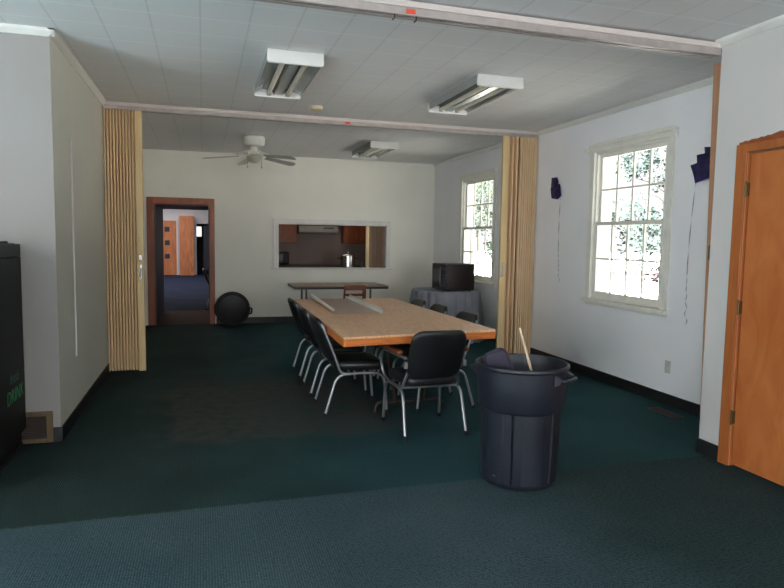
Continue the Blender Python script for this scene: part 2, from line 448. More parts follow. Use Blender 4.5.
# crown mouldings
def crown(name, p0, p1, axis, s, sx):
    """axis 'y' runs along y at x=s, protruding sx; 'x' runs along x at y=s"""
    prof = [(0, 0), (0, -.05), (.008, -.05), (.03, -.022), (.034, -.012), (.034, 0)]
    bm = nb()
    ends = []
    for p in (p0, p1):
        ring = []
        for d, z in prof:
            ring.append(bm.verts.new((s + sx * d, p, H + z) if axis == 'y' else (p, s + sx * d, H + z)))
        ends.append(ring)
    n = len(prof)
    for k in range(n): bm.faces.new((ends[0][k], ends[0][(k + 1) % n], ends[1][(k + 1) % n], ends[1][k]))
    bm.faces.new(ends[0]); bm.faces.new(ends[1][::-1])
    struct(name, bm, M['trim_white'])
crown('trim_1', YN - .034, YB, 'y', XL, 1)
crown('trim_2', -4.5, XL + .034, 'x', YN, -1)
crown('trim_3', Y1, YB, 'y', XR, -1)
crown('trim_4', -9, Y1 + .03, 'y', XS, -1)
# surface raceway on the left wall
bm = nb(); box(bm, XL, XL + .012, 5.475, 5.5, .5, 2.2, .004); struct('trim_6', bm, M['wall_near'])

# ---------------------------------------------------------------- windows
def window(name, w):
    y0, y1, z0, z1 = w
    root = sroot(name, (XR, (y0 + y1) / 2, z0))
    ox, oy, oz = XR, (y0 + y1) / 2, z0
    def b(bm, xa, xb, ya, yb, za, zb, bev=.003): box(bm, xa - ox, xb - ox, ya - oy, yb - oy, za - oz, zb - oz, bev)
    c = .085
    bm = nb()
    for ya, yb in ((y0 - c, y0), (y1, y1 + c)):
        b(bm, XR - .022, XR, ya, yb, z0 - .02, z1 + .0)
        inner = yb if yb == y0 else ya
        b(bm, XR - .03, XR - .02, min(inner, inner + (.015 if yb != y0 else -.015)), max(inner, inner + (.015 if yb != y0 else -.015)), z0 - .02, z1)
    b(bm, XR - .024, XR, y0 - c, y1 + c, z1, z1 + .055)
    obj('casing', bm, M['casing_cream'], root)
    bm = nb(); b(bm, XR - .045, XR, y0 - c + .004, y1 + c + .012, z1 + .05, z1 + .09, .008)
    b(bm, XR - .034, XR, y0 - c - .005, y1 + c + .005, z1 + .036, z1 + .05)
    obj('head_cap', bm, M['casing_cream'], root)
    bm = nb(); b(bm, XR - .06, XR + .06, y0 - c - .02, y1 + c + .02, z0 - .045, z0 - .006, .006)
    b(bm, XR - .018, XR, y0 - c, y1 + c, z0 - .07, z0 - .045)
    obj('window_sill', bm, M['casing_cream'], root)
    bm = nb()
    for ya, yb in ((y0, y0 + .022), (y1 - .022, y1)): b(bm, XR, XR + .2, ya, yb, z0 - .015, z1)
    b(bm, XR, XR + .2, y0, y1, z1 - .022, z1); b(bm, XR + .0, XR + .2, y0, y1, z0 - .03, z0 + .012)
    obj('window_frame', bm, M['casing_cream'], root)
    zm = (z0 + z1) / 2 + .02
    for (za, zb, xa) in ((z0 + .012, zm + .02, XR + .004), (zm - .02, z1 - .022, XR + .042)):
        s0, s1 = y0 + .022, y1 - .022
        st = .034
        bm = nb()
        b(bm, xa, xa + .035, s0, s0 + st, za, zb); b(bm, xa, xa + .035, s1 - st, s1, za, zb)
        low = .065 if za < zm - .1 else .038
        b(bm, xa, xa + .035, s0 + st, s1 - st, za, za + low); b(bm, xa, xa + .035, s0 + st, s1 - st, zb - .04, zb)
        sash = obj('sash', bm, M['casing_cream'], root)
        bm = nb()
        iy0, iy1, iz0, iz1 = s0 + st, s1 - st, za + low, zb - .04
        for k in (1, 2, 3):
            yy = iy0 + (iy1 - iy0) * k / 4
            b(bm, xa + .006, xa + .03, yy - .011, yy + .011, iz0, iz1, .002)
        zz = (iz0 + iz1) / 2
        b(bm, xa + .007, xa + .029, iy0, iy1, zz - .010, zz + .010, .002)
        obj('muntins', bm, M['casing_cream'], sash)
        bm = nb(); b(bm, xa + .016, xa + .020, iy0, iy1, iz0, iz1, 0)
        obj('glass_pane', bm, M['glass'], sash)
    # sash lock
    bm = nb(); b(bm, XR - .005, XR + .04, oy - .03, oy + .03, zm + .02, zm + .032, .004); obj('sash_lock', bm, M['brass'], root)
    return root, ox, oy, oz
w1, ox, oy, oz = window('window_1', W1)
# leftover curtain-rod brackets at the head of the near window
for yy, zz in ((W1[1] + .13, W1[3] + .02), (W1[0] - .098, W1[3] + .03)):
    bm = nb()
    box(bm, -.012, 0, yy - oy - .02, yy - oy + .02, zz - oz - .04, zz - oz + .04, .003)
    box(bm, -.06, -.01, yy - oy - .018, yy - oy + .018, zz - oz - .01, zz - oz + .03, .004)
    obj('rod_bracket', bm, M['casing_cream'], w1)
window('window_2', W2)

# ---------------------------------------------------------------- side door (near right)
d1 = sroot('door_1', (XS, 3.29, 0))
bm = nb(); box(bm, .012, .052, -.905, -.008, .012, 2.05, .002); obj('door_slab', bm, M['door_orange'], d1)
bm = nb(); box(bm, .056, .075, -.915, 0, 0, 2.062); obj('door_light_block', bm, M['door_casing'], d1)  # backing panel added behind the slab to block outdoor light
bm = nb()
box(bm, -.018, 0, .002, .084, 0, 2.115, .003); box(bm, -.018, 0, -1.0, -.917, 0, 2.115, .003)
box(bm, 0, .18, 0, .002, 0, 2.062); box(bm, 0, .18, -.917, -.915, 0, 2.062)
obj('door_casing', bm, M['door_casing'], d1)
bm = nb(); box(bm, -.0185, 0, -.917, .002, 2.062, 2.115, .003); obj('head_casing', bm, M['door_casing'], d1)
# ragged, unpainted band over the door where a wider trim was removed
bm = nb()
prev = None
n = 44
for k in range(n + 1):
    y = .075 - 1.05 * k / n
    zt = 2.128 + (.030 if k > 10 else .004 + .002 * k) + random.uniform(-.006, .006)
    if k in (23, 24, 25): zt -= .012
    cur = [bm.verts.new(v) for v in ((-.006, y, 2.112), (-.006, y, zt), (-.0005, y, zt), (-.0005, y, 2.112))]
    if prev:
        for q in range(4): bm.faces.new((prev[q], prev[(q + 1) % 4], cur[(q + 1) % 4], cur[q]))
    prev = cur
obj('bare_wood_band', bm, M['door_raw'], d1)
for z in (1.826, 1.063, .331):
    bm = nb(); tube(bm, [(-.012, -.004, z - .05), (-.012, -.004, z + .05)], .007, 8)
    box(bm, -.004, .012, -.014, .010, z - .042, z + .042, .001)
    obj('hinge', bm, M['brass'], d1)
bm = nb(); tube(bm, [(.012, -.84, .98), (-.04, -.84, .98)], .012, 10)
lathe(bm, [(.004, -.03), (.022, -.024), (.028, 0), (.022, .024), (.004, .03)], 12, (-.055, -.84, .98)); obj('door_knob', bm, M['brass'], d1, True)

# ---------------------------------------------------------------- back doorway and corridor
d2 = sroot('door_2', (0, YB, 0))
bm = nb()
for xa, xb in ((-.868, -.757), (.098, .185)):
    box(bm, xa, xb, -.022, 0, 0, 2.085, .004)
box(bm, -.757, .098, -.022, 0, 1.985, 2.085, .004)
obj('door_casing', bm, M['brown_casing'], d2)
bm = nb(); box(bm, -.757, -.735, -.012, .15, 0, 1.985); box(bm, .085, .1, -.012, .15, 0, 1.985); box(bm, -.735, .085, -.012, .15, 1.965, 1.985)
obj('door_jamb', bm, M['dark_wood'], d2)
bm = nb(); box(bm, -.80, -.735, YB + .15, YV, 0, 2.3); struct('wall_corridor_left', bm, M['dark_wood'])
bm = nb(); box(bm, .125, .26, YB + .15, YV, 0, 2.3); struct('wall_corridor_right', bm, M['dark_wood'])
bm = nb(); box(bm, -.735, .125, YB + .15, YV, 1.975, 2.3); struct('ceiling_corridor', bm, M['dark_wood'])
bm = nb(); box(bm, -.9, .3, 11.0, YV, -.1, .004); struct('floor_corridor', bm, M['hall_floor'])
bm = nb(); box(bm, -4.5, 3.6, YV, YH + 2.2, -.1, .0); struct('floor_hall', bm, M['hall_carpet'])
bm = nb()
box(bm, -4.5, -.735, YV - .1, YV, 0, H); box(bm, .125, .62, YV - .1, YV, 0, H); box(bm, -.735, .125, YV - .1, YV, 2.3, H)
struct('wall_hall_near', bm, M['hall_white'])
bm = nb(); wall_with_holes(bm, 'y', YH, YH + .15, -4.5, 3.6, 0, H, [(-.235, .75, 0, 1.93)]); struct('wall_hall_far', bm, M['hall_white'])
bm = nb(); box(bm, -4.7, -4.5, YN + .2, YH + 2.2, 0, H); struct('wall_hall_left', bm, M['hall_white'])
bm = nb(); box(bm, 3.6, 3.8, YK + .15, YH + 2.2, 0, H); struct('wall_hall_right', bm, M['hall_white'])
bm = nb(); wall_with_holes(bm, 'y', YH + 2.1, YH + 2.3, -4.5, 3.6, 0, H, [(-.30, -.06, 1.45, 1.85)]); struct('wall_side_room', bm, M['hall_dark'])
bm = nb(); box(bm, .01, .24, YH - .03, YH - .005, .2, 1.85, .005); struct('door_4', bm, M['hall_dark'])
# hall door with three black square panels
d3 = sroot('door_3', (-1.36, YH, 0))
bm = nb(); box(bm, -.45, .41, -.05, -.005, .0, 2.02, .004); obj('door_slab', bm, M['hall_panel'], d3)
bm = nb(); box(bm, .41, .47, -.06, 0, 0, 2.1, .003); box(bm, -.51, -.45, -.06, 0, 0, 2.1, .003); obj('door_casing', bm, M['hall_white'], d3)
for z in (1.70, 1.20, .70):
    bm = nb(); box(bm, .0, .17, -.06, -.045, z - .09, z + .09, .003); obj('dark_square_panel', bm, M['hall_dark'], d3)
bm = nb(); box(bm, -.83, -.32, YH - .35, YH - .01, 0, 2.2, .006)
tag(obj('hall_cupboard', bm, M['hall_panel']), 'tall orange wood cupboard against the far hall wall, seen through the doorway', 'cupboard')

# ---------------------------------------------------------------- pass-through and kitchen
p1 = sroot('trim_5', (0, YB, 0))
bm = nb()
box(bm, PT[0] - .085, PT[0], -.02, 0, PT[2] - .02, PT[3] + .085, .004); box(bm, PT[1], PT[1] + .07, -.02, 0, PT[2] - .02, PT[3] + .085, .004)
box(bm, PT[0], PT[1], -.02, 0, PT[3], PT[3] + .085, .004)
box(bm, PT[0], PT[0] + .012, 0, .15, PT[2], PT[3]); box(bm, PT[1] - .012, PT[1], 0, .15, PT[2], PT[3]); box(bm, PT[0], PT[1], 0, .15, PT[3] - .012, PT[3])
obj('casing', bm, M['trim_white'], p1)
bm = nb(); box(bm, PT[0] - .11, PT[1] + .1, -.07, .15, PT[2] - .035, PT[2], .006); obj('window_sill', bm, M['trim_white'], p1)
bm = nb(); box(bm, .60, .74, YB + .15, YK, 0, H); struct('wall_kitchen_left', bm, M['kitchen_wall'])
bm = nb(); box(bm, XR, XR + .2, YB + .15, YK, 0, H); struct('wall_kitchen_right', bm, M['kitchen_wall'])
bm = nb(); box(bm, .60, XR + .2, YK, YK + .15, 0, H); struct('wall_kitchen_back', bm, M['kitchen_wall'])
bm = nb(); box(bm, .74, XR, 11.0, YK, -.1, .003); struct('floor_kitchen', bm, M['hall_floor'])
def cabinet(x0, x1, z0, z1, label, ndoor):
    t = thing('wall_cabinet', label, 'cabinet', ((x0 + x1) / 2, YK, z0), 0, 'kitchen wall cabinets')
    w = x1 - x0
    bm = nb(); box(bm, -w / 2, w / 2, -.3, -.002, 0, z1 - z0, .003); obj('carcass', bm, M['cabinet'], t)
    dw = w / ndoor
    for k in range(ndoor):
        a = -w / 2 + k * dw + .01; b = a + dw - .02
        bm = nb(); box(bm, a, b, -.32, -.301, .01, z1 - z0 - .01, .003)
        box(bm, a + .06, b - .06, -.327, -.318, .07, z1 - z0 - .07, .004)
        dr = obj('door', bm, M['cabinet'], t)
        kx = b - .035 if k % 2 == 0 else a + .035
        bm = nb(); lathe(bm, [(.004, -.014), (.014, -.008), (.014, .008), (.004, .014)], 10, (kx, -.338, .07)); obj('knob', bm, M['brass'], dr, True)
cabinet(.95, 1.88, 1.36, 2.1, 'red-brown kitchen wall cabinet left of the range hood, seen through the hatch', 2)
cabinet(1.90, 2.86, 1.725, 2.1, 'low red-brown cabinet directly above the range hood', 2)
cabinet(2.88, 3.55, 1.36, 2.1, 'red-brown kitchen wall cabinet right of the range hood, seen through the hatch', 2)
t = thing('range_hood', 'grey range hood under the kitchen cabinets, seen through the hatch', 'range hood', (2.31, YK, 1.56))
bm = nb()
pr = [(-.46, .0), (-.50, .03), (-.50, .07), (-.42, .16), (-.004, .16), (-.004, 0)]
for xs in (-.475, .475): pass
a = [bm.verts.new((-.41, y, z)) for y, z in pr]; b = [bm.verts.new((.41, y, z)) for y, z in pr]
for k in range(6): bm.faces.new((a[k], a[(k + 1) % 6], b[(k + 1) % 6], b[k]))
bm.faces.new(a); bm.faces.new(b[::-1]); obj('hood_shell', bm, M['hood'], t)
bm = nb(); box(bm, .1, .32, -.475, -.45, .105, .125, .003); obj('switch_panel', bm, M['dark_edge'], t)
bm = nb(); box(bm, -.37, .37, -.43, -.05, -.012, .001, .002); obj('filter', bm, M['grey_metal'], t)
t = thing('kitchen_counter', 'dark kitchen counter along the far kitchen wall', 'counter', (2.2, YK, 0))
bm = nb(); box(bm, -1.45, 1.8, -.62, -.002, .86, .90, .004); obj('worktop', bm, M['counter'], t)
bm = nb(); box(bm, -1.45, 1.8, -.58, -.002, .005, .86, .003); obj('base_unit', bm, M['cabinet'], t)
t = thing('toaster_oven', 'small black oven on the kitchen counter at the left of the hatch', 'oven', (1.46, 13.3, .90))
bm = nb(); box(bm, -.26, .24, -.18, .18, .015, .27, .012); obj('body', bm, M['cooker_black'], t, True)
bm = nb(); box(bm, -.24, .12, -.19, -.178, .04, .24, .006); obj('door', bm, M['dark_glass'], t)
bm = nb(); tube(bm, [(-.2, -.21, .225), (.08, -.21, .225)], .008, 8); obj('handle', bm, M['steel'], t)
for z in (.08, .14, .2):
    bm = nb(); tube(bm, [(.18, -.18, z), (.18, -.20, z)], .015, 10); obj('knob', bm, M['dark_metal'], t)
# stock pot on the hatch shelf
t = thing('serving_ledge', 'narrow ledge behind the hatch carrying the steel pot', 'ledge', (2.5, YB + .15, .0))
bm = nb(); box(bm, -1.27, .65, .002, .42, .91, .945, .004); obj('shelf_board', bm, M['counter'], t)
for x in (-1.1, .5):
    bm = nb(); box(bm, x - .02, x + .02, .002, .36, .80, .91, .003); obj('bracket', bm, M['dark_metal'], t)
t = thing('steel_pot', 'tall shiny steel pot with lid on the hatch ledge', 'pot', (2.53, 11.3, .945))
bm = nb(); lathe(bm, [(.12, 0), (.135, .008), (.135, .20), (.142, .206), (.142, .212)], 32); obj('pot_body', bm, M['steel'], t, True)
bm = nb(); lathe(bm, [(.141, .213), (.13, .225), (.06, .245), (.012, .25), (.012, .262), (.024, .268), (.024, .278), (.008, .284)], 32); obj('lid', bm, M['steel'], t, True)
for s in (-1, 1):
    bm = nb(); tube(bm, fillet([(s * .133, -.05, .16), (s * .185, -.05, .165), (s * .185, .05, .165), (s * .133, .05, .16)], .03), .008, 8); obj('handle', bm, M['black_plastic'], t, True)
t = thing('glass_jar', 'small pale glass jar beside the steel pot on the hatch ledge', 'jar', (2.78, 11.24, .945))
bm = nb(); lathe(bm, [(.035, 0), (.04, .006), (.04, .07), (.028, .09), (.028, .10)], 18); obj('jar_body', bm, M['grey_metal'], t, True)
bm = nb(); lathe(bm, [(.031, .10), (.031, .118), (.02, .12)], 18); obj('lid', bm, M['dark_edge'], t, True)
# folding shutter at the right end of the hatch
t = thing('folding_shutter', 'folded tan hatch shutter with cream post at the right end of the kitchen opening', 'shutter', (2.8, YB + .09, PT[2] + .002))
hz = PT[3] - PT[2] - .016
bm = nb(); box(bm, -.005, .05, -.03, .03, 0, hz, .004); obj('post', bm, M['shutter_cream'], t)
bm = nb()
xs = [.05, .11, .13, .19, .205, .28, .30, .345]; ys = [.0, -.045, .04, -.02, .05, -.045, .05, .02]
prev = None
for x, y in zip(xs, ys):
    cur = (bm.verts.new((x, y, 0)), bm.verts.new((x, y, hz)))
    if prev: bm.faces.new((prev[0], cur[0], cur[1], prev[1]))
    prev = cur
bmesh.ops.solidify(bm, geom=bm.faces[:], thickness=.008); obj('pleats', bm, M['shutter_tan'], t)

# ---------------------------------------------------------------- folding partition tracks
def track(name, label, y, x0, x1, stickers, hooks=(), dep=.115):
    t = thing(name, label, 'track', ((x0 + x1) / 2, y, H), 0, 'ceiling tracks for the folding partitions')
    w = x1 - x0
    hb = dep * .45
    bm = nb(); box(bm, -w / 2, w / 2, -.0, .10, -hb, -.001, .003); obj('header_board', bm, M['track_board'], t)
    bm = nb()
    box(bm, -w / 2, w / 2, .008, .022, -dep, -hb, .002); box(bm, -w / 2, w / 2, .076, .09, -dep, -hb, .002)
    box(bm, -w / 2, w / 2, .022, .076, -hb - .012, -hb)
    box(bm, -w / 2, w / 2, .022, .038, -dep, -dep + .006); box(bm, -w / 2, w / 2, .06, .076, -dep, -dep + .006)
    obj('channel', bm, M['track'], t)
    for sx in stickers:
        bm = nb(); box(bm, sx - t.location.x - .028, sx - t.location.x + .028, .0055, .0079, -dep + .008, -dep + .034); obj('sticker', bm, M['red'], t)['label'] = 'red-orange sticker'
    for hx in hooks:
        bm = nb(); x = hx - t.location.x
        tube(bm, fillet([(x, .015, -dep + .004), (x, .015, -dep - .025), (x - .014, .015, -dep - .034)], .012), .004, 6); obj('hook', bm, M['dark_metal'], t)
    return t
track('partition_track', 'white ceiling track nearest the camera, with an orange sticker', Y1, -4.5, XS, [1.155], [1.06, 1.19], .080).rotation_euler = (0, R(.3), 0)
track('partition_track', 'white ceiling track over the tan curtains beyond the table', Y2 - .07, XL, XR, [1.60], [], .074)

# ---------------------------------------------------------------- accordion partitions
def pleated(bm, x0, x1, n, amp, z0, z1, wob=0, yoff=0, gap=.07, rib=.66):
    """accordion skin: rounded ribs with narrow valleys between, seen from both sides"""
    p = (x1 - x0) / n
    for side in (-1, 1):
        pts = []
        for k in range(n):
            xa = x0 + k * p; w = random.uniform(-wob, wob)
            f = yoff + side * (amp + w)
            g = side * gap
            pts += [(xa + q * rib * p, f - g * d) for q, d in ((0, 1), (.06, .3), (.16, .06), (.5, 0), (.84, .06), (.94, .3), (1.0, 1))]
        pts.append((x1, yoff + side * (amp - gap)))
        prev = None
        for x, y in pts:
            cur = (bm.verts.new((x, y, z0)), bm.verts.new((x, y, z1)))
            if prev: bm.faces.new((prev[0], cur[0], cur[1], prev[1]))
            prev = cur
ZC = H - .078
t = thing('accordion_partition', 'tan accordion partition folded back against the left wall', 'folding partition', (XL, Y2, 0), 0, 'tan folding partitions')
bm = nb(); pleated(bm, .004, .305, 10, .09, .02, ZC, .003); obj('pleats', bm, M['curtain'], t)
bm = nb(); box(bm, .305, .375, -.098, -.05, .012, ZC, .006); po = obj('lead_post', bm, M['curtain_post'], t)
bm = nb(); box(bm, .325, .358, -.105, -.0945, .99, 1.16, .006); tube(bm, fillet([(.342, -.095, 1.03), (.342, -.122, 1.03), (.342, -.122, 1.12), (.342, -.095, 1.12)], .015), .005, 8)
obj('handle', bm, M['steel'], po)
bm = nb(); box(bm, .325, .358, -.102, -.0945, 1.20, 1.26, .005); tube(bm, [(.342, -.1, 1.23), (.342, -.118, 1.23)], .011, 10); obj('lock', bm, M['steel'], po)

t = thing('accordion_partition', 'tan accordion partition folded against the window wall beside the microwave', 'folding partition', (XR, Y2, 0), 0, 'tan folding partitions')
bm = nb(); pleated(bm, -.25, -.012, 8, .09, .02, ZC, .003, 0, .04, .72); pleated(bm, -.418, -.25, 3, .09, .02, ZC, .006, 0, .085, .42); obj('pleats', bm, M['curtain'], t)
bm = nb(); box(bm, -.495, -.42, -.098, -.05, .012, ZC, .006); po = obj('lead_post', bm, M['curtain_post'], t)
bm = nb(); box(bm, -.485, -.455, -.109, -.0975, 1.02, 1.19, .005); obj('handle', bm, M['steel'], po)

t = thing('accordion_partition', 'brown-edged partition folded into the pocket behind the near right wall', 'folding partition', (XS, Y1, 0), 0, 'tan folding partitions')
t.rotation_euler = (0, R(-1.35), 0)
bm = nb(); box(bm, .108, .135, .03, .115, .012, H - .135, .004); po = obj('lead_post', bm, M['strip'], t)
bm = nb(); pleated(bm, .136, .52, 10, .035, .03, H - .15, .002, .075, .02); obj('pleats', bm, M['curtain'], t)
bm = nb(); box(bm, .101, .1085, .05, .09, 1.36, 1.46, .002); obj('latch', bm, M['steel'], po)

# ---------------------------------------------------------------- ceiling fixtures
def strip_light(x, y, label, first=None):
    if first: return dup(first, (x, y, H), 0, label)
    t = thing('ceiling_light', label, 'ceiling light', (x, y, H), 0, 'open fluorescent ceiling lights')
    w, l = .205, 1.21
    for s in (0, 1):
        y0 = 0 if s == 0 else l - .025
        bm = nb()
        poly = [(-w, -.002), (w, -.002), (w + .006, -.085), (w - .004, -.098), (-w + .004, -.098), (-w - .006, -.085)]
        a = [bm.verts.new((px, y0, pz)) for px, pz in poly]; b = [bm.verts.new((px, y0 + .025, pz)) for px, pz in poly]
        bm.faces.new(a); bm.faces.new(b[::-1])
        for k in range(6): bm.faces.new((a[k], b[k], b[(k + 1) % 6], a[(k + 1) % 6]))
        bmesh.ops.bevel(bm, geom=bm.edges[:], offset=.004, segments=1, affect='EDGES')
        obj('end_cap', bm, M['lamp_white'], t)
    bm = nb()
    cross = [(-w, -.075), (-w + .004, -.06), (-.13, -.03), (-.06, -.03), (-.035, -.075), (.035, -.075), (.06, -.03), (.13, -.03), (w - .004, -.06), (w, -.075), (w, -.002), (-w, -.002)]
    a = [bm.verts.new((px, .02, pz)) for px, pz in cross]; b = [bm.verts.new((px, l - .02, pz)) for px, pz in cross]
    n = len(cross)
    for k in range(n): bm.faces.new((a[k], b[k], b[(k + 1) % n], a[(k + 1) % n]))
    obj('reflector', bm, M['reflector'], t)
    for sx in (-.085, .085):
        bm = nb(); tube(bm, [(sx, .05, -.066), (sx, l - .05, -.066)], .020, 12); tb = obj('tube', bm, M['tube'], t, True)
        for yy in (.035, l - .05):
            bm = nb(); box(bm, sx - .016, sx + .016, yy - .01, yy + .018, -.085, -.036, .003); obj('socket', bm, M['lamp_dark'] if yy > .5 else M['lamp_white'], tb)
    return t
L1 = strip_light(.668, 4.80, 'open fluorescent ceiling light above the left side of the table, nearest the left wall')
strip_light(2.385, 4.91, 'open fluorescent ceiling light above the right side, toward the window wall', L1)
strip_light(2.47, 8.72, 'open fluorescent ceiling light beyond the far track, before the kitchen hatch', L1)
t = thing('smoke_detector', 'yellowed round smoke detector on the ceiling by the far track', 'smoke detector', (1.145, 6.72, H))
bm = nb(); lathe(bm, [(.072, 0), (.072, -.016), (.06, -.034), (.03, -.04)], 24); obj('housing', bm, M['detector'], t, True)
bm = nb(); lathe(bm, [(.028, -.04), (.02, -.046)], 16); obj('test_button', bm, M['detector'], t, True)

# ceiling fan
t = thing('ceiling_fan', 'white five-blade ceiling fan with a light bowl near the back doorway', 'ceiling fan', (.68, 9.0, H))
bm = nb(); lathe(bm, [(.03, -.001), (.135, -.004), (.148, -.02), (.148, -.10), (.13, -.125), (.06, -.14)], 32); obj('motor_housing', bm, M['fan_white'], t, True)
bm = nb(); lathe(bm, [(.045, -.14), (.045, -.2), (.1, -.215), (.115, -.235), (.115, -.25), (.06, -.256)], 28); obj('switch_housing', bm, M['fan_white'], t, True)
bm = nb(); lathe(bm, [(.1, -.256), (.105, -.27), (.098, -.305), (.07, -.34), (.03, -.358), (.005, -.362)], 28); obj('light_bowl', bm, M['frost'], t, True)
for k in range(5):
    a = R(29 + 72 * k); ca, sa = math.cos(a), math.sin(a)
    def W(r, s, z): return Vector((ca * r - sa * s, sa * r + ca * s, z))
    bm = nb()
    out = [(.20, -.045), (.28, -.056), (.62, -.066), (.67, -.052), (.685, 0), (.67, .052), (.62, .066), (.28, .056), (.20, .045)]
    tp = [bm.verts.new(W(r, s, -.268 - s * .22 - (r - .2) * .10)) for r, s in out]; bt = [bm.verts.new(W(r, s, -.276 - s * .22 - (r - .2) * .10)) for r, s in out]
    bm.faces.new(tp); bm.faces.new(bt[::-1])
    for i in range(len(out)): bm.faces.new((tp[i], tp[(i + 1) % len(out)], bt[(i + 1) % len(out)], bt[i]))
    bl = obj('blade', bm, M['fan_blade'], t)
    bm = nb(); tube(bm, [W(.07, 0, -.20), W(.15, 0, -.232), W(.24, 0, -.262)], [.012, .012, .016], 8); obj('blade_iron', bm, M['fan_white'], bl)
for sx, dy in ((-.09, -.04), (.10, -.03)):
    bm = nb(); tube(bm, [(sx, dy, -.25), (sx, dy, -.40)], .003, 6); lathe(bm, [(.003, -.43), (.009, -.42), (.003, -.40)], 8, (sx, dy, 0)); obj('pull_chain', bm, M['steel'], t)

# ---------------------------------------------------------------- plywood table
quad = [(.962, 4.41), (2.245, 4.585), (2.19, 7.30), (.992, 7.26)]
t = thing('plywood_table', 'long plywood-topped meeting table with orange edges, chairs tucked around it', 'table', (1.6, 5.85, 0))
q = [(x - 1.6, y - 5.85) for x, y in quad]
bm = nb(); prism(bm, q, .742, .76); bmesh.ops.bevel(bm, geom=bm.edges[:], offset=.003, segments=1, affect='EDGES')
obj('tabletop', bm, M['table_top'], t)
bm = nb()
def inset(p, d):
    c = (sum(a for a, b in p) / 4, sum(b for a, b in p) / 4)
    return [(a + (d if a < c[0] else -d), b + (d if b < c[1] else -d)) for a, b in p]
qi = inset(q, .02)
for k in range(4):
    a, b, c, d = q[k], q[(k + 1) % 4], qi[(k + 1) % 4], qi[k]
    prism(bm, [a, b, c, d], .69, .7415)
obj('edge_apron', bm, M['table_edge'], t)
bm = nb(); prism(bm, inset(q, .12), .715, .7415); obj('under_panel', bm, M['dark_edge'], t)
for yy in (-.775, .95):
    bm = nb()
    for sx in (-1, 1):
        tube(bm, fillet([(.09 + sx * .13, yy, .085), (.09 + sx * .19, yy, .45), (.09 + sx * .22, yy, .715)], .05), .016, 10)
    tube(bm, [(.09 - .16, yy, .34), (.09 + .16, yy, .34)], .012, 8)
    tube(bm, fillet([(.09 - .30, yy, .004), (.09 - .29, yy, .088), (.09 + .29, yy, .088), (.09 + .30, yy, .004)], .06, 6), .017, 10)
    obj('leg', bm, M['dark_metal'], t, True)
for ya, yb in ((-.775, -.2), (.95, .4)):
    bm = nb(); tube(bm, [(.09, ya, .34), (.09, yb, .71)], .01, 8); obj('brace', bm, M['dark_metal'], t, True)

# clear plastic sheet lying on the table, both long edges curled
t = thing('plastic_sheet', 'clear plastic sheet with curled long edges on the far end of the table', 'sheet', (1.42, 6.45, .7605))
bm = nb(); sh = [(-.20, .82), (.20, .82), (.19, -.70), (-.24, -.70)]
nx, ny = 6, 12; grid = []
for j in range(ny + 1):
    row = []
    for i in range(nx + 1):
        u, v = i / nx, j / ny
        xa = sh[0][0] + (sh[3][0] - sh[0][0]) * v; xb = sh[1][0] + (sh[2][0] - sh[1][0]) * v
        row.append(bm.verts.new((xa + (xb - xa) * u, sh[0][1] + (sh[3][1] - sh[0][1]) * v, .003 + .004 * abs(math.sin(u * 5 + v * 7)))))
    grid.append(row)
for j in range(ny):
    for i in range(nx): bm.faces.new((grid[j][i], grid[j][i + 1], grid[j + 1][i + 1], grid[j + 1][i]))
obj('sheet', bm, M['film'], t, True)
for s, xa, xb in ((-1, -.20, -.24), (1, .20, .19)):
    bm = nb(); prev = None
    for j in range(9):
        v = j / 8; x = xa + (xb - xa) * v; y = .82 - 1.52 * v
        rr = .04 * (1 - .25 * v)
        cur = [bm.verts.new((x + s * rr * .75 * math.sin(a), y, .006 + rr * .75 * (1 - math.cos(a)))) for a in (R(g) for g in range(0, 151, 25))]
        if prev:
            for k in range(6): bm.faces.new((prev[k], prev[k + 1], cur[k + 1], cur[k]))
        prev = cur
    obj('curled_edge', bm, M['film_edge'], t, True)

